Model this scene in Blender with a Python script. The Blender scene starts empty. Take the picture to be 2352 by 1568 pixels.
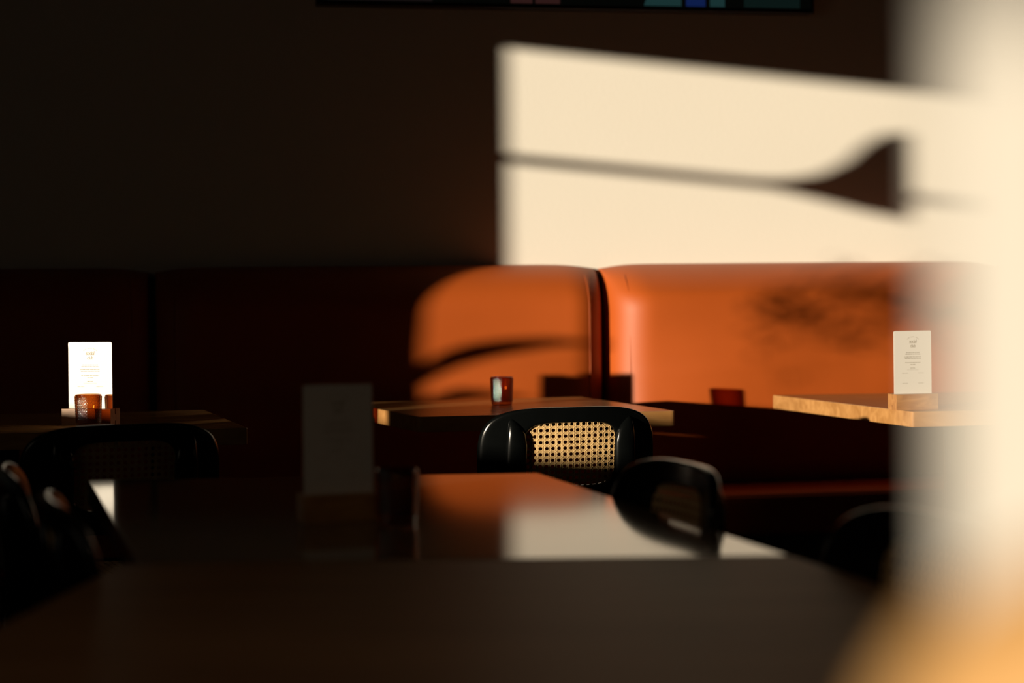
import bpy, math, random
from math import sin, cos, tan, pi, radians, sqrt, exp
from mathutils import Matrix, Vector

sc = bpy.context.scene
col = sc.collection
random.seed(4)

# ---------------------------------------------------------------- camera
ROLL = 0.0105
F = 4500.0                                   # focal length in pixels of a 2352 px wide frame
cd = bpy.data.cameras.new('camera'); cam = bpy.data.objects.new('camera', cd); col.objects.link(cam)
cd.sensor_width = 36; cd.lens = F / 2352 * 36; cd.shift_y = -119 / 2352
cd.clip_start = 0.02
right = Vector((1, 0, -ROLL)).normalized(); up = Vector((ROLL, 0, 1)).normalized(); back = Vector((0, -1, 0))
m = Matrix((right, up, back)).transposed().to_4x4(); m.translation = (0, 0, 1.07)
cam.matrix_world = m
cd.dof.use_dof = True; cd.dof.focus_distance = 4.62; cd.dof.aperture_fstop = 2.3
sc.camera = cam

# ---------------------------------------------------------------- world, sun, exposure
w = bpy.data.worlds.new('world'); sc.world = w; w.use_nodes = True
w.node_tree.nodes['Background'].inputs[0].default_value = (1.0, 0.86, 0.66, 1)
w.node_tree.nodes['Background'].inputs[1].default_value = 0.27
AZ = radians(45.5); EL = radians(4.45)
sd = bpy.data.lights.new('sun', 'SUN'); sun = bpy.data.objects.new('sun', sd); col.objects.link(sun)
sd.energy = 7.6; sd.angle = radians(0.6); sd.color = (1.0, 0.855, 0.66)
dirv = Vector((sin(AZ) * cos(EL), cos(AZ) * cos(EL), -sin(EL)))
sun.rotation_euler = dirv.to_track_quat('-Z', 'Y').to_euler()
sc.view_settings.view_transform = 'Standard'; sc.view_settings.look = 'None'
sc.view_settings.exposure = 0.0; sc.view_settings.gamma = 1.0; sc.view_settings.use_curve_mapping = False
sc.cycles.use_denoising = True
sc.cycles.max_bounces = 10; sc.cycles.transparent_max_bounces = 16
sc.cycles.sample_clamp_indirect = 3.0

# ---------------------------------------------------------------- helpers
def mesh(name, verts, faces, smooth=False):
    me = bpy.data.meshes.new(name); me.from_pydata([tuple(v) for v in verts], [], faces); me.update()
    if smooth:
        me.polygons.foreach_set('use_smooth', [True] * len(me.polygons))
    return me

def link(name, me, mat=None, parent=None, bevel=0, loc=None, label=None):
    o = bpy.data.objects.new(name, me); col.objects.link(o)
    if mat is not None and me is not None and not len(me.materials):
        me.materials.append(mat)
    if parent is not None: o.parent = parent
    if loc: o.location = loc
    if bevel:
        b = o.modifiers.new('b', 'BEVEL'); b.width = bevel; b.segments = 3; b.limit_method = 'ANGLE'
    if label: o['label'] = label
    return o

def tag(o, label, cat, group=None):
    o['label'] = label; o['category'] = cat
    if group: o['group'] = group
    return o

def empty(name, loc, rz, label, cat, group=None):
    o = bpy.data.objects.new(name, None); col.objects.link(o)
    o.location = loc; o.rotation_euler = (0, 0, rz)
    return tag(o, label, cat, group)

def copy_tree(o, parent=None):
    c = o.copy(); col.objects.link(c); c.parent = parent
    for ch in list(o.children): copy_tree(ch, c)
    return c

def box(x0, x1, y0, y1, z0, z1):
    v = [(x, y, z) for z in (z0, z1) for (x, y) in ((x0, y0), (x1, y0), (x1, y1), (x0, y1))]
    f = [(0, 3, 2, 1), (4, 5, 6, 7), (0, 1, 5, 4), (1, 2, 6, 5), (2, 3, 7, 6), (3, 0, 4, 7)]
    return v, f

def merge(parts):
    V, Fs = [], []
    for v, f in parts:
        n = len(V); V += list(v); Fs += [tuple(i + n for i in q) for q in f]
    return V, Fs

def prism(pts, z0, z1):
    n = len(pts)
    v = [(x, y, z0) for x, y in pts] + [(x, y, z1) for x, y in pts]
    f = [tuple(range(n - 1, -1, -1)), tuple(range(n, 2 * n))] + [(i, (i + 1) % n, n + (i + 1) % n, n + i) for i in range(n)]
    return v, f

def loft(rings, cap=True):
    n = len(rings[0]); V = [p for r in rings for p in r]; Fs = []
    for k in range(len(rings) - 1):
        for i in range(n):
            j = (i + 1) % n
            Fs.append((k * n + i, k * n + j, (k + 1) * n + j, (k + 1) * n + i))
    if cap:
        Fs.append(tuple(range(n - 1, -1, -1))); Fs.append(tuple((len(rings) - 1) * n + i for i in range(n)))
    return V, Fs

def ring(cx, cy, z, rx, ry=None, n=20):
    ry = rx if ry is None else ry
    return [(cx + rx * cos(2 * pi * i / n), cy + ry * sin(2 * pi * i / n), z) for i in range(n)]

# room frame: u runs along the back wall, v runs towards it
PHI = radians(11.5)
def R(u, v): return (u * cos(PHI) - v * sin(PHI), u * sin(PHI) + v * cos(PHI))
room_rot = PHI
def room_box(name, u0, u1, v0, v1, z0, z1, mat, kind='structure', parent=None):
    v, f = box(u0, u1, v0, v1, z0, z1)
    if parent is None:
        v = [(*R(a, b), c) for a, b, c in v]
    o = link(name, mesh(name, v, f), mat, parent)
    if parent is None and kind: o['kind'] = kind
    return o

# ---------------------------------------------------------------- materials
def nt(name):
    mt = bpy.data.materials.new(name); mt.use_nodes = True
    return mt, mt.node_tree.nodes, mt.node_tree.links, mt.node_tree.nodes['Principled BSDF']

def plain(name, c, rough=.5, bump=0, bscale=200, coat=0, spec=.5, vary=0, vscale=6, metal=0):
    mt, N, L, b = nt(name)
    b.inputs['Base Color'].default_value = (*c, 1); b.inputs['Roughness'].default_value = rough
    b.inputs['Specular IOR Level'].default_value = spec; b.inputs['Coat Weight'].default_value = coat
    b.inputs['Coat Roughness'].default_value = .08; b.inputs['Metallic'].default_value = metal
    tc = N.new('ShaderNodeTexCoord')
    if vary:
        n = N.new('ShaderNodeTexNoise'); n.inputs['Scale'].default_value = vscale; n.inputs['Detail'].default_value = 4
        L.new(tc.outputs['Object'], n.inputs['Vector'])
        r = N.new('ShaderNodeMixRGB'); r.inputs[1].default_value = (*[q * (1 - vary) for q in c], 1); r.inputs[2].default_value = (*[min(1, q * (1 + vary)) for q in c], 1)
        L.new(n.outputs['Fac'], r.inputs[0]); L.new(r.outputs[0], b.inputs['Base Color'])
    if bump:
        n = N.new('ShaderNodeTexNoise'); n.inputs['Scale'].default_value = bscale; n.inputs['Detail'].default_value = 3
        L.new(tc.outputs['Object'], n.inputs['Vector'])
        bm = N.new('ShaderNodeBump'); bm.inputs['Strength'].default_value = bump; bm.inputs['Distance'].default_value = .002
        L.new(n.outputs['Fac'], bm.inputs['Height']); L.new(bm.outputs[0], b.inputs['Normal'])
    return mt

def wood(name, c1, c2, rough=.35, stretch=(1, 9, 9), scale=3.0, spec=.5, coat=0, croug=.1):
    mt, N, L, b = nt(name)
    tc = N.new('ShaderNodeTexCoord'); mp = N.new('ShaderNodeMapping'); mp.inputs['Scale'].default_value = stretch
    L.new(tc.outputs['Object'], mp.inputs['Vector'])
    n = N.new('ShaderNodeTexNoise'); n.inputs['Scale'].default_value = scale; n.inputs['Detail'].default_value = 6; n.inputs['Distortion'].default_value = .8
    L.new(mp.outputs[0], n.inputs['Vector'])
    r = N.new('ShaderNodeValToRGB'); r.color_ramp.elements[0].position = .3; r.color_ramp.elements[1].position = .7
    r.color_ramp.elements[0].color = (*c1, 1); r.color_ramp.elements[1].color = (*c2, 1)
    L.new(n.outputs['Fac'], r.inputs[0]); L.new(r.outputs[0], b.inputs['Base Color'])
    b.inputs['Roughness'].default_value = rough; b.inputs['Specular IOR Level'].default_value = spec
    b.inputs['Coat Weight'].default_value = coat; b.inputs['Coat Roughness'].default_value = croug
    return mt

def glassy(name, tint, refl=.045, rough=.02, edge=False):
    mt, N, L, b = nt(name); N.remove(b)
    t = N.new('ShaderNodeBsdfTransparent'); t.inputs[0].default_value = (*tint, 1)
    g = N.new('ShaderNodeBsdfGlossy'); g.inputs['Roughness'].default_value = rough; g.inputs[0].default_value = (1, 1, 1, 1)
    fw = N.new('ShaderNodeLayerWeight'); fw.inputs[0].default_value = .5
    pw = N.new('ShaderNodeMath'); pw.operation = 'POWER'; pw.inputs[1].default_value = 5; L.new(fw.outputs['Facing'], pw.inputs[0])
    lw = N.new('ShaderNodeMath'); lw.operation = 'MULTIPLY_ADD'; lw.inputs[1].default_value = 1 - refl; lw.inputs[2].default_value = refl; L.new(pw.outputs[0], lw.inputs[0])
    cm = N.new('ShaderNodeMixRGB'); cm.inputs[1].default_value = (*tint, 1); cm.inputs[2].default_value = (*[q ** (2.6 if edge else 1) * (.72 if edge else 1) for q in tint], 1)
    L.new(fw.outputs['Facing'], cm.inputs[0]); L.new(cm.outputs[0], t.inputs[0])
    mx = N.new('ShaderNodeMixShader'); L.new(lw.outputs[0], mx.inputs[0]); L.new(t.outputs[0], mx.inputs[1]); L.new(g.outputs[0], mx.inputs[2])
    L.new(mx.outputs[0], N['Material Output'].inputs[0])
    return mt

M = {}
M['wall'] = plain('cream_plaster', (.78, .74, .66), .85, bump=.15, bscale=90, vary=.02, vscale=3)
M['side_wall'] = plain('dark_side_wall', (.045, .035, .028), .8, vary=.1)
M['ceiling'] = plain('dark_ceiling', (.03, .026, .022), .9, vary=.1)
M['floor'] = wood('dark_floor_wood', (.02, .012, .008), (.05, .028, .016), .45, (1, 12, 1))
M['leather'] = plain('orange_leather', (.42, .080, .009), .52, bump=.12, bscale=420, vary=.08, vscale=5, spec=.4)
M['seat_leather'] = plain('seat_leather', (.30, .055, .008), .8, bump=.12, bscale=420, vary=.08, vscale=5, spec=.2)  # copy of the backrest leather, darkened and dulled to dim bounced sun
M['piping'] = plain('leather_seam', (.42, .085, .013), .5)
M['table'] = wood('walnut_table_wood', (.36, .17, .052), (.52, .27, .095), .24, (2, 14, 14), 2.2)
M['near_table'] = wood('brown_table_laminate', (.14, .095, .058), (.19, .13, .08), .08, (1, 5, 5), 2, spec=.5)
M['fore_table'] = wood('dark_table_wood', (.20, .095, .036), (.28, .14, .055), .5, (1, 8, 8), 2, spec=.12)
M['metal'] = plain('black_metal', (.012, .012, .012), .4, vary=.2)
M['black'] = plain('black_lacquer', (.0025, .003, .003), .2, vary=.2, vscale=40, spec=.32, bump=.05, bscale=60)
M['cane'] = plain('rattan_cane', (.56, .34, .13), .5, bump=.3, bscale=900, vary=.22, vscale=120)
M['strand'] = plain('rattan_strand', (.64, .42, .18), .42, vary=.25, vscale=160)
M['card'] = plain('white_card', (.70, .67, .62), .45, vary=.01)
M['ink'] = plain('grey_ink', (.34, .29, .22), .6, vary=.1)
M['block'] = wood('oak_block', (.34, .15, .05), (.50, .25, .09), .4, (6, 20, 20), 3)
M['amber'] = glassy('amber_glass', (.74, .48, .26), refl=.06, rough=.06, edge=True)
M['pane'] = glassy('window_glass', (.98, .98, .97), refl=.04, rough=.0)
M['frame'] = plain('dark_window_frame', (.02, .018, .016), .4, vary=.1)
M['column'] = plain('white_plaster_column', (.51, .49, .455), .8, bump=.1, bscale=60, vary=.02)
M['tan'] = plain('tan_leather', (.60, .34, .13), .5, bump=.1, bscale=300, vary=.06, spec=.4)
M['leaf'] = plain('plant_leaf', (.03, .07, .02), .4, vary=.3)
M['pot'] = plain('clay_pot', (.2, .09, .05), .7, vary=.2)
def glow(name, c, s):
    mt, N, L, b = nt(name)
    b.inputs['Base Color'].default_value = (.01, .01, .01, 1); b.inputs['Emission Color'].default_value = (*c, 1); b.inputs['Emission Strength'].default_value = s
    return mt
M['screen'] = glow('screen_dark', (.003, .004, .003), .3)
M['teal'] = glow('screen_teal', (.03, .10, .10), .30)
M['blue'] = glow('screen_blue', (.01, .03, .16), .40)
M['teal_dim'] = glow('screen_teal_dim', (.03, .08, .07), .10); M['pink_dim'] = glow('screen_pink_dim', (.10, .07, .07), .07)
M['pink'] = glow('screen_pink', (.14, .05, .045), .18)

# ---------------------------------------------------------------- room shell
UW, VB, ZC = -3.2, 6.118, 3.0          # window wall, back wall, ceiling
UR, VN = 4.6, -3.6
room_box('wall_back', UW - .2, UR + .2, VB, VB + .15, 0, ZC, M['wall'])
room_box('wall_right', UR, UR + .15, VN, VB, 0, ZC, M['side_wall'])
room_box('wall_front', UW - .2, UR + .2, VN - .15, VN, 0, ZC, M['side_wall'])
room_box('floor', UW - .2, UR + .2, VN - .15, VB + .15, -.1, 0, M['floor'])
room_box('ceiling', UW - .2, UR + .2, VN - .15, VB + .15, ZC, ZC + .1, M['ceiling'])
# window wall with two openings: (v0, v1, sill, head)
W1 = (.85, 3.235, 1.065, 2.262)
W2 = (-3.0, -1.45, 1.10, 1.458)
T = .12
segs = []
for a, b, z0, z1 in ((VN, W2[0], 0, ZC), (W2[1], W1[0], 0, ZC), (W1[1], VB, 0, ZC),
                     (W1[0], W1[1], 0, W1[2]), (W1[0], W1[1], W1[3], ZC),
                     (W2[0], W2[1], 0, W2[2]), (W2[0], W2[1], W2[3], ZC)):
    v, f = box(UW - T, UW, a, b, z0, z1)
    segs.append(([(*R(p, q), r) for p, q, r in v], f))
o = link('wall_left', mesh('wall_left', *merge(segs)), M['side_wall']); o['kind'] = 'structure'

def window(n, W, transom):
    a, b, z0, z1 = W
    e = bpy.data.objects.new('window_%d' % n, None); col.objects.link(e); e['kind'] = 'structure'
    e.rotation_euler = (0, 0, PHI)
    x0, x1 = UW - .07, UW - .03
    fr = [box(x0, x1, a - .02, a + .004, z0, z1), box(x0, x1, b - .004, b + .02, z0, z1), box(x0, x1, a, b, z0 - .02, z0 + .004), box(x0, x1, a, b, z1 - .004, z1 + .02)]
    link('window_frame', mesh('window_frame', *merge(fr)), M['frame'], e)
    link('window_pane', mesh('window_pane', *box(UW - .055, UW - .049, a, b, z0, z1)), M['pane'], e)
    link('window_sill', mesh('window_sill', *box(UW - .12, UW + .10, a, b, z0 - .03, z0)), M['frame'], e)
    if transom:
        zt = transom
        link('transom_bar', mesh('transom_bar', *box(x0, x1, a, b, zt - .014, zt + .014)), M['frame'], e)
        # added plate at the bar, cut to cast a curved shadow on the wall
        top = [(2.70, .012), (2.60, .022), (2.52, .05), (2.46, .10), (2.415, .165), (2.37, .205), (2.32, .215)]
        pts = [(v, zt + h) for v, h in top] + [(2.32, zt - .075), (2.42, zt - .06), (2.52, zt - .035), (2.62, zt - .016), (2.70, zt - .012)]
        n_ = len(pts)
        V = [(x0 + .008, p, q) for p, q in pts] + [(x1 - .008, p, q) for p, q in pts]
        Fc = [tuple(range(n_ - 1, -1, -1)), tuple(range(n_, 2 * n_))] + [(i, (i + 1) % n_, n_ + (i + 1) % n_, n_ + i) for i in range(n_)]
        link('shadow_plate', mesh('shadow_plate', V, Fc), M['frame'], e)
window(1, W1, 1.904)
window(2, W2, None)

# wide screen high on the back wall
tv = empty('television', (*R(1.437, VB - .036), 1.958), PHI, 'wide dark television high on the back wall, only its lower edge in view', 'television')
TWh = .81
link('casing', mesh('casing', *box(-TWh, TWh, -.025, .03, 0, .92)), M['metal'], tv, bevel=.004)
link('screen', mesh('screen', *box(-TWh + .012, TWh - .012, -.027, -.024, .014, .91)), M['screen'], tv)
for a, b, k, sl in ((.235, .36, 'teal', .04), (.375, .44, 'blue', 0), (.455, .505, 'teal', 0), (.57, .76, 'teal_dim', 0), (-.20, -.13, 'pink', 0), (-.12, -.04, 'pink', 0), (-.78, -.45, 'pink_dim', 0)):
    link('screen_patch', mesh('screen_patch', [(a, -.0275, .016), (b, -.0275, .016), (b, -.0275, .13), (a + sl, -.0275, .13)], [(0, 1, 2, 3)]), M[k], tv)

# near column, right of the lens
cx0, cy0 = .0975, .41
cp = []
for (ax, ay, a0) in ((.02, .02, 180), (.30, .02, 270), (.30, .03, 0), (.02, .03, 90)):
    for k in range(7):
        t = radians(a0 + k * 15); cp.append((ax + .02 * cos(t) - .16, ay + .02 * sin(t) - .025))
o = link('column', mesh('column', *prism(cp, 0, ZC)), M['column'], loc=(cx0 + .16, cy0 + .025, 0)); 
tag(o, 'pale sunlit plaster pier, tall and out of focus at the right edge', 'column')

# ---------------------------------------------------------------- banquette
bq = empty('banquette', (0, 0, 0), PHI, 'long orange leather banquette against the back wall', 'banquette')
ZT = 1.149; D = .19; VF = VB - D
def arc(a): return sqrt(max(0, 1 - (1 - a) ** 2)) if a < 1 else 1.0
def cushion(u0, u1, k):
    nu, nz = 72, 64; z0, z1 = .42, ZT
    W = u1 - u0
    def spacing(n, dense=.16):
        out = []
        for i in range(n + 1):
            t = i / n; out.append(.5 - .5 * cos(pi * t))
        return out
    su, sz = spacing(nu), spacing(nz)
    front = []
    for b in sz:
        for a in su:
            u = u0 + W * a; z = z0 + (z1 - z0) * b
            ds = min(u - u0, u1 - u)
            top = arc(min(1, (z1 - z) / .15)) ; side = .55 + .45 * arc(min(1, ds / .12))
            bot = arc(min(1, (z - z0) / .05))
            d = D * (.02 + .98 * top) * side * (.3 + .7 * bot)
            inner = max(0, min(1, ds / .12)) * max(0, min(1, (z1 - z) / .12)) * max(0, min(1, (z - z0) / .1))
            d += .014 * sin(pi * a) * sin(pi * b) + (.040 * sin(pi * a ** .55) * min(1, 2.5 * sin(pi * b)) if k == 2 else 0)
            d += inner * (.0052 * sin(5.2 * u + 9 * z + k * 1.7) + .0034 * sin(9 * u - 14 * z + k))
            # soft horizontal creases
            zc = .80 + .045 * (u - u0) / W * 1.6
            d += inner * .0035 * exp(-((z - zc) / .012) ** 2) * min(1, ds / .3)
            d -= inner * .0045 * exp(-((z - .98 + .1 * (a - .5)) / .07) ** 2) * sin(pi * a)
            zz = z - .014 * exp(-(ds / .06) ** 1.4) * (b ** 6)
            front.append((u, VB - d, zz))
    V = front; n1 = nu + 1
    Fc = [(j * n1 + i, j * n1 + i + 1, (j + 1) * n1 + i + 1, (j + 1) * n1 + i) for j in range(nz) for i in range(nu)]
    # close to the wall
    m0 = len(V)
    loop = [i for i in range(n1)] + [j * n1 + nu for j in range(1, nz + 1)] + [nz * n1 + i for i in range(nu - 1, -1, -1)] + [j * n1 for j in range(nz - 1, 0, -1)]
    for i in loop: V.append((V[i][0], VB - .001, V[i][2]))
    L = len(loop)
    for q in range(L):
        r = (q + 1) % L; Fc.append((loop[r], loop[q], m0 + q, m0 + r))
    Fc.append(tuple(m0 + q for q in range(L)))
    c = link('back_cushion', mesh('back_cushion', V, Fc, True), M['leather'], bq)
    # stitched seam close to each side
    for us in (u0 + .052, u1 - .052):
        rg = []
        for q in range(30):
            z = .44 + (ZT - .035 - .44) * q / 29
            ds = .052; top = arc(min(1, (z1 - z) / .15)); side = .55 + .45 * arc(ds / .12)
            bot = arc(min(1, (z - z0) / .05)); a = (us - u0) / W; b = (z - z0) / (z1 - z0)
            d = D * (.02 + .98 * top) * side * (.3 + .7 * bot) + .014 * sin(pi * a) * sin(pi * b) + (.040 * sin(pi * a ** .55) * min(1, 2.5 * sin(pi * b)) if k == 2 else 0) + .0006
            rg.append([(us + .0012 * cos(t), VB - d + .0012 * sin(t), z) for t in (0, pi / 2, pi, 1.5 * pi)])
        link('stitched_seam', mesh('stitched_seam', *loft(rg), True), M['piping'], c)
GAP = .017
us = [-1.745, -.352, 1.019 + .0, 2.39, 3.76]
# seams measured along the wall (u): 0.115, 1.518, 2.90
us = [-1.288, .115, 1.518, 2.90, 4.28]
for k in range(4):
    cushion(us[k] + GAP * .62, us[k + 1] - GAP * .62, k)
cushion(-2.69 + GAP, us[0] - GAP * .62, 5)
for k, (a, b) in enumerate(((-2.69, -1.288), (-1.288, .115), (.115, 1.518), (1.518, 2.90), (2.90, 4.28))):
    sm = mesh('seat_cushion', *box(a + .004, b - .004, VF - .40, VB - .04, .33, .458))
    link('seat_cushion', sm, M['seat_leather'], bq, bevel=.025)
link('backing_board', mesh('backing_board', *box(-2.7, 4.29, VB - .05, VB - .001, .05, ZT - .03)), M['metal'], bq)
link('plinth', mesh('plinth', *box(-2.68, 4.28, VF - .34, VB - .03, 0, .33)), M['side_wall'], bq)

# ---------------------------------------------------------------- tables
def rquad(q, r=.008, n=4):
    out = []
    for i in range(4):
        p = Vector(q[i]); a = (Vector(q[i - 1]) - p).normalized(); b = (Vector(q[(i + 1) % 4]) - p).normalized()
        for k in range(n + 1):
            t = k / n
            out.append(tuple(p + a * r * (1 - t) ** 2 + b * r * t ** 2))
    return out
def table(name, quad, zt, th, mat, label, cat='table', group=None, r=.008, two=False):
    c = (sum(p[0] for p in quad) / 4, sum(p[1] for p in quad) / 4)
    q = [(p[0] - c[0], p[1] - c[1]) for p in quad]
    e = empty(name, (c[0], c[1], 0), 0, label, cat, group)
    link('tabletop', mesh('tabletop', *prism(rquad(q, r), zt - th, zt)), mat, e, bevel=.0025)
    spots = [(0, 0)] if not two else [(q[0][0] * .0 + (q[0][0] + q[1][0]) * .25, (q[0][1] + q[1][1]) * .25), ((q[2][0] + q[3][0]) * .25, (q[2][1] + q[3][1]) * .25)]
    for sx, sy in spots:
        link('pedestal', mesh('pedestal', *loft([ring(sx, sy, .03, .03), ring(sx, sy, zt - th - .012, .03)]), True), M['metal'], e)
        link('top_bracket', mesh('top_bracket', *box(sx - .12, sx + .12, sy - .12, sy + .12, zt - th - .012, zt - th)), M['metal'], e)
        link('base_plate', mesh('base_plate', *loft([ring(sx, sy, 0, .22, n=32), ring(sx, sy, .015, .22, n=32), ring(sx, sy, .03, .05, n=32)])), M['metal'], e)
    return e
gt = 'dining tables along the banquette'
# quads: near-left, near-right, far-right, far-left
table('dining_table', [(-.2406, 4.970), (.4226, 5.108), (.20, 5.83), (-.4815, 5.635)], .75, .04, M['table'],
      'thick-edged wooden dining table before the sunlit orange backrest, one amber glass on it', group=gt, r=.012)
table('dining_table', [(1.0113, 4.972), (1.68, 5.10), (1.44, 5.87), (.768, 5.806)], .75, .04, M['table'],
      'wooden dining table with a brightly sunlit side edge, at the right by the column', group=gt)
table('dining_table', [(-1.70, 4.448), (-.6285, 4.636), (-.845, 5.36), (-1.90, 5.17)], .75, .04, M['table'],
      'shadowed wooden dining table at the far left carrying the bright menu card', group=gt)
lt = table('large_table', [(-.4833, 2.512), (.3525, 2.516), (.0447, 3.600), (-.7735, 3.557)], .7295, .042, M['near_table'],
      'large glossy brown table in the middle, mirroring the sunlit wall on its top', group=None, two=True)
lt.rotation_euler = (radians(.4), 0, 0)
table('foreground_table', [(-.62, 1.0), (.735, 1.03), (.357, 2.503), (-.50, 2.499)], .7257, .04, M['fore_table'],
      'dark wooden table nearest the camera, butted against the large glossy table', two=True)

# ---------------------------------------------------------------- chairs
def sup(t, a, b, n):
    c, s = cos(t), sin(t)
    return (a * math.copysign(abs(c) ** (2 / n), c), b * math.copysign(abs(s) ** (2 / n), s))
KC = 1.0
def bend(x, z, n=0.0):
    return (x, -KC * x * x + (z - .564) * .13 + n, z)
def back_frame_mesh():
    N = 120; ts = [0, .015, .05, .11, .2, .35, .5, .65, .8, .89, .95, .985, 1]
    prof = []
    for t in ts:
        e = min(t, 1 - t); h = .0095 * sqrt(max(0, 1 - (1 - min(1, e / .10)) ** 2)); prof.append((t, h))
    prof = prof + [(t, -h) for t, h in prof[-2:0:-1]]
    rings_ = []
    for i in range(N):
        th = 2 * pi * (i + .5) / N
        ox, oz = sup(th, .204, .118, 3.0); ix, iz = sup(th, .104, .072, 4.6)
        oz += .682; iz += .687
        if oz > .70: oz += .012 * ((ox / .2) ** 2 - .4) * min(1, (oz - .70) / .06)
        rings_.append([bend(ox + (ix - ox) * t, oz + (iz - oz) * t, h) for t, h in prof])
    V, Fc = loft(rings_ + [rings_[0]], cap=False)
    return mesh('back_frame', V, Fc, True)
def cane_mesh(a, b, n, f, p=.0138, name='cane_panel'):
    V, Fc, mi = [], [], []
    nx, nz = int(a * 1.1 / p) + 1, int(b * 1.1 / p) + 1
    def inside(x, z, k=1.09): return abs(x / (a * k)) ** n + abs(z / (b * k)) ** n <= 1
    H = 12; rh = p * .285
    for i in range(-nx, nx + 1):
        for j in range(-nz, nz + 1):
            cx, cz = i * p, j * p
            if not inside(cx, cz, 1.10): continue
            n0 = len(V)
            for k in range(H):
                t = 2 * pi * (k + .5) / H; c, s = cos(t), sin(t); q = p / 2 / max(abs(c), abs(s))
                V.append(f(cx + rh * c, cz + rh * s, 0)); V.append(f(cx + q * c, cz + q * s, 0))
            for k in range(H):
                k2 = (k + 1) % H; Fc.append((n0 + 2 * k, n0 + 2 * k + 1, n0 + 2 * k2 + 1, n0 + 2 * k2)); mi.append(0)
    # raised strands, both faces
    def strand(pts, wd, off):
        runs, cur = [], []
        for q in pts:
            if inside(*q, 1.07): cur.append(q)
            else:
                if len(cur) > 1: runs.append(cur)
                cur = []
        if len(cur) > 1: runs.append(cur)
        for rn in runs:
            dx, dz = rn[-1][0] - rn[0][0], rn[-1][1] - rn[0][1]; L = math.hypot(dx, dz); ux, uz = -dz / L * wd / 2, dx / L * wd / 2
            for sgn in (1, -1):
                n0 = len(V)
                for (x, z) in rn:
                    V.append(f(x - ux, z - uz, sgn * off * .3)); V.append(f(x, z, sgn * off)); V.append(f(x + ux, z + uz, sgn * off * .3))
                for k in range(len(rn) - 1):
                    for q in (0, 1):
                        Fc.append((n0 + 3 * k + q, n0 + 3 * k + q + 1, n0 + 3 * k + q + 4, n0 + 3 * k + q + 3)); mi.append(1)
    S = p / 2
    for i in range(-nx, nx + 2):
        for e in (-.0016, .0016):
            strand([((i - .5) * p + e, k * S) for k in range(-2 * nz - 2, 2 * nz + 3)], .0025, .0009)
    for j in range(-nz, nz + 2):
        for e in (-.0016, .0016):
            strand([(k * S, (j - .5) * p + e) for k in range(-2 * nx - 2, 2 * nx + 3)], .0025, .0006)
    # short diagonal wraps round each hole
    for i in range(-nx, nx + 2):
        for j in range(-nz, nz + 2):
            x, z = (i - .5) * p, (j - .5) * p
            for sg in (1, -1):
                r_ = p * .29
                strand([(x - r_, z - sg * r_), (x, z), (x + r_, z + sg * r_)], .0021, .0014 if (i + j + (sg > 0)) % 2 else .0010)
    me = mesh(name, V, Fc); me.materials.append(M['cane']); me.materials.append(M['strand'])
    me.polygons.foreach_set('material_index', mi)
    return me
me_frame = back_frame_mesh()
me_cane = cane_mesh(.104, .072, 4.6, lambda x, z, h: bend(x, z + .687, h))
def post_mesh(s):
    rg = []
    n = 20
    for z, xc, y0, hw, hd in ((0, .172, .105, .011, .011), (.2, .16, .055, .015, .014), (.42, .142, .012, .018, .016), (.50, .134, .008, .020, .016), (.58, .128, .014, .0235, .015),
                              (.66, .125, .014, .0245, .014), (.71, .124, .014, .024, .013), (.735, .125, .013, .021, .012), (.752, .129, .011, .015, .010), (.764, .133, .009, .008, .006), (.770, .135, .008, .002, .002)):
        yb = (-KC * xc * xc + (z - .564) * .13) if z > .5 else (-KC * .134 ** 2 - .01)
        if z <= .42: yb = -KC * .134 ** 2 - .015
        rg.append([(s * (xc + hw * cos(2 * pi * i / n)), yb + y0 + hd * sin(2 * pi * i / n) * (1 if sin(2 * pi * i / n) > 0 else .9), z) for i in range(n)])
    V, Fc = loft(rg)
    if s < 0: Fc = [tuple(reversed(q)) for q in Fc]
    return mesh('rear_post', V, Fc, True)
me_post = {s: post_mesh(s) for s in (-1, 1)}
def seat_ring():
    N = 64; rings_ = []
    for i in range(N):
        t = 2 * pi * i / N; ox, oy = sup(t, .215, .205, 2.8); ix, iy = sup(t, .165, .155, 2.8)
        rings_.append([(ox, oy - .225, .435), (ox * 1.01, (oy) * 1.01 - .225, .448), (ox, oy - .225, .462), (ix, iy - .225, .464), (ix, iy - .225, .435)])
    return mesh('seat_frame', *loft(rings_ + [rings_[0]], cap=False), True)
me_seat = seat_ring()
me_scane = cane_mesh(.165, .155, 2.8, lambda x, z, h: (x, z - .225, .459 + h), p=.0165, name='seat_cane')
def front_leg(s):
    return mesh('leg', *loft([ring(s * .19, -.385, 0, .011), ring(s * .175, -.37, .25, .016), ring(s * .165, -.36, .437, .019)]), True)
me_leg = {s: front_leg(s) for s in (-1, 1)}
me_screw = mesh('screw', *loft([ring(0, 0, 0, .004, n=12), ring(0, 0, .0015, .0034, n=12)]), True)
gc = 'black chairs with woven cane backs'
def make_chair(loc, rz, label):
    e = empty('cane_chair', (*loc, 0), rz, label, 'chair', gc); e.scale = (1.045, 1, 1.006)
    link('back_frame', me_frame, M['black'], e)
    link('cane_panel', me_cane, None, e, label='woven rattan back panel')
    for s in (-1, 1):
        p = link('rear_post', me_post[s], M['black'], e)
        for zz in (.675,):
            so = link('screw', me_screw, M['metal'], p); so.location = (s * .136, -KC * .136 ** 2 + (zz - .564) * .13 + .0255, zz); so.rotation_euler = (-pi / 2, 0, 0)
        link('leg', me_leg[s], M['black'], e)
    link('seat_frame', me_seat, M['black'], e); link('seat_cane', me_scane, None, e)
    return e
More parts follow.
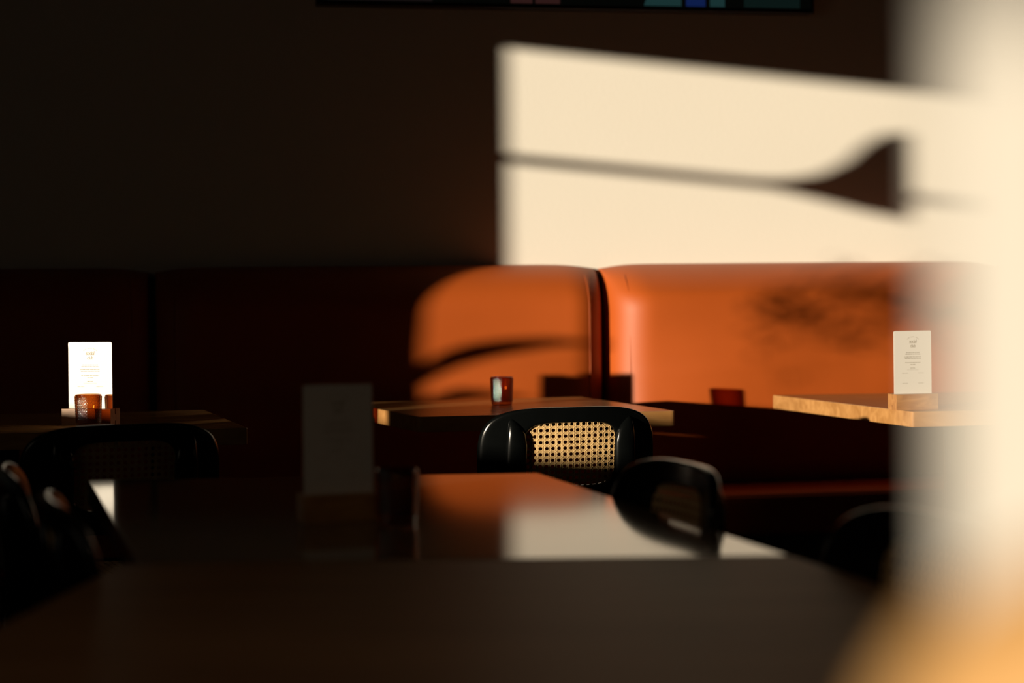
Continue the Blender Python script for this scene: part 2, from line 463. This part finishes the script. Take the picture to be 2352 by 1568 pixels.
# rear normal is local +y; rz = 180 turns it to the camera
c0 = make_chair((.128, 4.52), radians(180 + 15), 'black cane-backed chair with sunlight on its woven panel, at the middle table')
def chair(loc, deg, label):
    c = copy_tree(c0); c.location = (*loc, 0); c.rotation_euler = (0, 0, radians(deg)); c['label'] = label
    return c
chair((-.815, 4.09), 180 + 24, 'black cane-backed chair in deep shade, in front of the far-left table')
chair((.243, 3.03), -90 + 17, 'black cane-backed chair tucked against the right side of the large glossy table')
chair((.475, 2.31), -90 + 16, 'blurred cane-backed chair beside the pale column, beyond the glossy table corner')
chair((-.785, 3.10), 90 + 15, 'shaded cane-backed chair at the left edge, seen nearly edge-on')
chair((-.600, 2.63), 90 + 17, 'shaded cane-backed chair overlapping the left side of the large glossy table')

# tan upholstered chair, very close at the lower right
def tan_chair():
    e = empty('armchair', (.2705, .365, 0), radians(0), 'tan leather chair with rounded back, close and blurred at bottom right', 'chair')
    N = 40; rg = []
    # rounded shoulder outline, lofted through its thickness
    for (yy, k) in ((-.045, .90), (-.05 + .02, .975), (0, 1), (.02, .975), (.035, .90)):
        r_ = []
        for i in range(N):
            t = 2 * pi * i / N; x, z = sup(t, .213 * (k * .5 + .5), .26 * (k * .5 + .5), 7.0)
            r_.append((x, yy, .769 + z))
        rg.append(r_)
    link('backrest', mesh('backrest', *loft(rg), True), M['tan'], e)
    link('seat', mesh('seat', *box(-.22, .22, -.48, -.02, .40, .49)), M['tan'], e, bevel=.03)
    for sx in (-.18, .18):
        for sy in (-.44, -.02):
            link('leg', mesh('leg', *loft([ring(sx, sy, 0, .012), ring(sx, sy, .41, .018)]), True), M['metal'], e)
tan_chair()

# ---------------------------------------------------------------- amber glasses
def cup_mesh():
    nA, nZ = 144, 60; H = .078; V, Fc = [], []
    R0, R1 = .0285, .0312
    def rad(z): return R0 + (R1 - R0) * (z / H)
    outer = []
    for j in range(nZ + 1):
        z = .002 + (H - .002) * j / nZ
        row = []
        for i in range(nA):
            t = 2 * pi * i / nA; b = 0
            if .010 < z < H - .003:
                cell = (z - .010) / .0038; k = math.floor(cell); ph = (t / (2 * pi) * 36 + (.5 if k % 2 else 0)) % 1 - .5; pv = cell - k - .5
                q = 1 - (ph * ph + pv * pv) * 4; b = .0018 * max(0, q) ** .5 if q > 0 else 0
            r = rad(z) + b; row.append((r * cos(t), r * sin(t), z))
        outer.append(row)
    inner = [[((rad(z) - .0028) * cos(2 * pi * i / nA), (rad(z) - .0028) * sin(2 * pi * i / nA), z) for i in range(nA)] for z in (H, H * .6, .010)]
    rings_ = [[(rad(0) * .9 * cos(2 * pi * i / nA), rad(0) * .9 * sin(2 * pi * i / nA), 0) for i in range(nA)]] + outer + [[((rad(H) - .0012) * cos(2 * pi * i / nA), (rad(H) - .0012) * sin(2 * pi * i / nA), H + .0008) for i in range(nA)]] + inner
    V, Fc = loft(rings_)
    return mesh('amber_tumbler', V, Fc, True)
me_cup = cup_mesh()
gg = 'amber beaded glasses on the tables'
def cup(x, y, z, label):
    o = link('amber_tumbler', me_cup, M['amber'], loc=(x, y, z)); o.rotation_euler = (0, 0, random.random())
    return tag(o, label, 'glass', gg)
cup(-.0312, 5.44, .75, 'beaded amber glass on the middle table, against the sunlit orange backrest')
cup(-1.0235, 4.72, .75, 'beaded amber glass standing before the bright menu card at the left')
cup(-.1737, 2.891, .7286, 'dim amber glass on the large glossy table, beside the shadowed menu card')

# ---------------------------------------------------------------- menu cards
def card_mesh():
    w_, h_ = .0525, .176; pts = [(-w_, 0), (w_, 0)]
    for cx_, a0 in ((w_ - .004, 0), (-w_ + .004, 90)):
        for k in range(5):
            t = radians(a0 + 22.5 * k); pts.append((cx_ + .004 * cos(t), h_ - .004 + .004 * sin(t)))
    n = len(pts); V = [(x, -.0012, z) for x, z in pts] + [(x, .0012, z) for x, z in pts]
    Fc = [tuple(range(n)), tuple(range(2 * n - 1, n - 1, -1))] + [((i + 1) % n, i, n + i, n + (i + 1) % n) for i in range(n)]
    return mesh('menu_sheet', V, Fc)
def print_mesh():
    rnd = random.Random(3); V, Fc = [], []
    def bar(x0, x1, z, h, a=0):
        n = len(V); V.extend([(x0, -.0015, z), (x1, -.0015, z + a), (x1, -.0015, z + h + a), (x0, -.0015, z + h)]); Fc.append((n, n + 1, n + 2, n + 3))
    def line(zc, half, h):
        x = -half
        while x < half - .001:
            wd = rnd.uniform(.003, .0085); x1 = min(half, x + wd)
            y = x
            while y < x1:                       # letters too small to read
                bar(y, min(x1, y + .0007), zc, h * rnd.choice((1, 1, .75))); bar(y, min(x1, y + .0011), zc + h * .4, .0003); y += .0012
            x = x1 + .0011
    for k in range(13):                          # arched line over the name
        if k in (3, 8): continue
        t = radians(130 - k * 6.7); x, z = .024 * cos(t), .138 + .024 * sin(t) - .002
        bar(x, x + .0012, z, .0016)
    for zc, half in ((.119, .019), (.115, .021), (.108, .0235), (.104, .0225), (.093, .0215), (.088, .007), (.079, .0075), (.075, .016)):
        line(zc, half, .0017 if half != .016 else .0006)
    for zc in (.0665, .040):
        for xc in (-.0225, .0225):
            n0 = len(V); line(zc, .008, .0010)
            for i in range(n0, len(V)): V[i] = (V[i][0] + xc, V[i][1], V[i][2])
    return mesh('small_print', V, Fc)
def block_mesh():
    w_ = .0585; d = .026; h = .040; s = .0022
    pts = [(-d, 0), (-s, 0), (-s, .011), (s, .011), (s, 0), (d, 0), (d, h), (s, h), (s, h - .014), (-s, h - .014), (-s, h), (-d, h)]
    n = len(pts); V = [(-w_, y, z) for y, z in pts] + [(w_, y, z) for y, z in pts]
    # caps as quads around the slots
    caps = [(0, 1, 2, 9, 10, 11), (2, 3, 8, 9), (3, 4, 5, 6, 7, 8)]
    Fc = [tuple(reversed(c)) for c in caps] + [tuple(i + n for i in c) for c in caps] + [(i, (i + 1) % n, n + (i + 1) % n, n + i) for i in range(n)]
    Fc = [tuple(reversed(q)) for q in Fc]
    return mesh('slotted_block', V, Fc)
me_card, me_print, me_block = card_mesh(), print_mesh(), block_mesh()
fonts = []
for body, sz in (('social', .0135), ('club', .0125)):
    fc = bpy.data.curves.new('name_lettering', 'FONT'); fc.body = body; fc.size = sz; fc.align_x = 'CENTER'; fc.space_character = .86; fc.space_line = .8; fc.shear = .1
    tmp = bpy.data.objects.new('tmp', fc); col.objects.link(tmp)
    fm = bpy.data.meshes.new_from_object(tmp.evaluated_get(bpy.context.evaluated_depsgraph_get())); fm.name = 'name_lettering'
    bpy.data.objects.remove(tmp); fm.materials.clear(); fm.materials.append(M['ink']); fonts.append(fm)
gb = 'menu cards in slotted wooden blocks'
def menu(x, y, z, deg, label, lift=.0265):
    e = empty('menu_stand', (x, y, z), radians(deg), label, 'menu', gb)
    link('block', me_block, M['block'], e)
    s = link('menu_sheet', me_card, M['card'], e, loc=(0, 0, lift), label='white printed card')
    sp = link('small_print', me_print, M['ink'], s); sp['kind'] = 'stuff'
    for k, (fc, zz) in enumerate(zip(fonts, (.1445, .1335))):
        t = bpy.data.objects.new('name_lettering', fc); col.objects.link(t); t.parent = s
        t.location = (0, -.0016, zz); t.rotation_euler = (pi / 2, 0, 0); t.scale = (.82, 1, 1)
    return e
lm = menu(-1.035, 4.80, .75, -14, 'white menu card glowing in sunlight behind an amber glass, far-left table')
menu(1.036, 5.075, .75, 14, 'pale menu card on the right-hand table, partly veiled by the blurred column')
menu(-.262, 2.925, .7288, 18, 'dark shadowed menu card standing on the large glossy table')

lm.scale = (1.11, 1, 1)

# ---------------------------------------------------------------- added plant by the window, unseen, shaped to shade the cushion in streaks
pl = empty('shadow_plant', (*R(UW + .16, 3.42), 0), PHI, 'added unseen plant beside the window, its blade leaves casting streaks on the cushion', 'plant')
link('pot', mesh('pot', *loft([ring(0, 0, 0, .10), ring(0, 0, .30, .13), ring(0, 0, .30, .11), ring(0, 0, .26, .10)]), True), M['pot'], pl)
def leaf(pts, w0):
    rg = []
    n = len(pts)
    for k, (x, y, z) in enumerate(pts):
        wd = w0 * sin(pi * min(1, (k + .35) / (n - .4))) + .001
        rg.append([(x, y, z - wd), (x + .003, y, z), (x, y, z + wd), (x - .003, y, z)])
    return mesh('leaf', *loft(rg), True)
link('leaf', leaf([(0, 0, .26), (-.02, -.02, .8), (-.04, -.06, 1.08), (-.05, -.10, 1.17), (-.05, -.15, 1.225), (-.05, -.20, 1.26), (-.05, -.27, 1.29), (-.05, -.36, 1.315), (-.05, -.46, 1.325)], .034), M['leaf'], pl)
link('leaf', leaf([(0, 0, .26), (.0, -.02, .8), (-.03, -.06, 1.00), (-.05, -.12, 1.09), (-.05, -.18, 1.13), (-.05, -.25, 1.14), (-.05, -.33, 1.135)], .026), M['leaf'], pl)
link('leaf', leaf([(0, 0, .26), (.03, .04, .8), (.03, .09, 1.2), (.02, .16, 1.5)], .03), M['leaf'], pl)

# added bottle on the far-left table, unseen, widens the shadow of the card
bt = empty('shadow_bottle', (-1.383, 4.570, .75), radians(-45), 'added dark bottle beyond the left edge of the view, placed to widen the card shadow', 'bottle')
link('body', mesh('body', *loft([[(x * k, y * k, z) for x, y in ((-.031, -.022), (.031, -.022), (.031, .022), (-.031, .022))] for z, k in ((0, .95), (.004, 1), (.218, 1), (.2185, .98), (.219, .3))])), M['metal'], bt)
link('stopper', mesh('stopper', *loft([ring(0, 0, .2185, .006), ring(0, 0, .2225, .006)])), M['block'], bt)

# added trough on the sill of the first window, unseen, blocks low sun
tr = empty('shadow_trough', (*R(UW + .03, 2.275), 1.0655), PHI, 'added unseen trough on the window sill, blocking low sun from the tables', 'planter')
tv_, tf_ = merge([box(-.055, .055, -.365, .365, 0, .006), box(-.055, -.049, -.365, .365, .006, .088), box(.049, .055, -.365, .365, .006, .088), box(-.049, .049, -.365, -.359, .006, .088), box(-.049, .049, .359, .365, .006, .088)])
link('trough', mesh('trough', tv_, tf_), M['metal'], tr)
link('soil', mesh('soil', *box(-.048, .048, -.358, .358, .007, .07)), M['pot'], tr)

# added leaves above the trough, casting soft patchy shade on the right-hand cushion
rnd = random.Random(11)
V, Fc = [], []
for q in range(430):
    v = rnd.uniform(-.30, .27); zc = rnd.gauss(.465 + .10 * (-v), .075); x = rnd.uniform(-.04, .04)
    L_ = rnd.uniform(.011, .021); a = rnd.uniform(0, pi); t = rnd.uniform(-.6, .6); n = len(V)
    dv, dz = cos(a) * L_, sin(a) * L_
    V += [(x, v - dv, zc - dz), (x + t * .01, v - dz * .45, zc + dv * .45), (x, v + dv, zc + dz), (x - t * .01, v + dz * .45, zc - dv * .45), (x + .002, v, zc)]
    Fc += [(n, n + 1, n + 4), (n + 1, n + 2, n + 4), (n + 2, n + 3, n + 4), (n + 3, n, n + 4)]
fo = link('shade_foliage', mesh('shade_foliage', V, Fc), M['leaf'], tr); fo['kind'] = 'stuff'
for v in (-.27, -.19, -.1, -.02, .07, .15, .23):
    link('stem', mesh('stem', *loft([ring(0, v * .8, .07, .002, n=6), ring(rnd.uniform(-.02, .02), v, .45, .0015, n=6)])), M['leaf'], tr)

# added fill lamp over the nearest table, unseen, lifts the dark foreground
pd = empty('fill_lamp', (.02, 1.45, 1.95), 0, 'added unseen pendant lamp, a warm fill over the nearest table', 'lamp')
sh = []
for z, r in ((0, .13), (.05, .115), (.10, .08), (.13, .03), (.14, .012), (.132, .010), (.095, .072), (.05, .108), (.002, .124)):
    sh.append(ring(0, 0, z, r, n=32))
link('lamp_shade', mesh('lamp_shade', *loft(sh + [sh[0]], cap=False), True), M['metal'], pd)
link('cord', mesh('cord', *loft([ring(0, 0, .135, .003, n=8), ring(0, 0, ZC - 1.95, .003, n=8)])), M['metal'], pd)
M['bulb'] = glow('fill_lamp_bulb', (1, .6, .28), 1.5)
link('bulb', mesh('bulb', *loft([ring(0, 0, .05 + .028 * (1 - cos(t)), .028 * sin(t) + .0005, n=16) for t in [pi * k / 10 for k in range(11)]]), True), M['bulb'], pd)
pl_ = bpy.data.lights.new('fill_light', 'SPOT'); pl_.energy = 2.5; pl_.color = (1, .74, .48); pl_.spot_size = radians(132); pl_.spot_blend = .35; pl_.shadow_soft_size = .03
po = bpy.data.objects.new('fill_light', pl_); col.objects.link(po); po.parent = pd; po.location = (0, 0, .03)
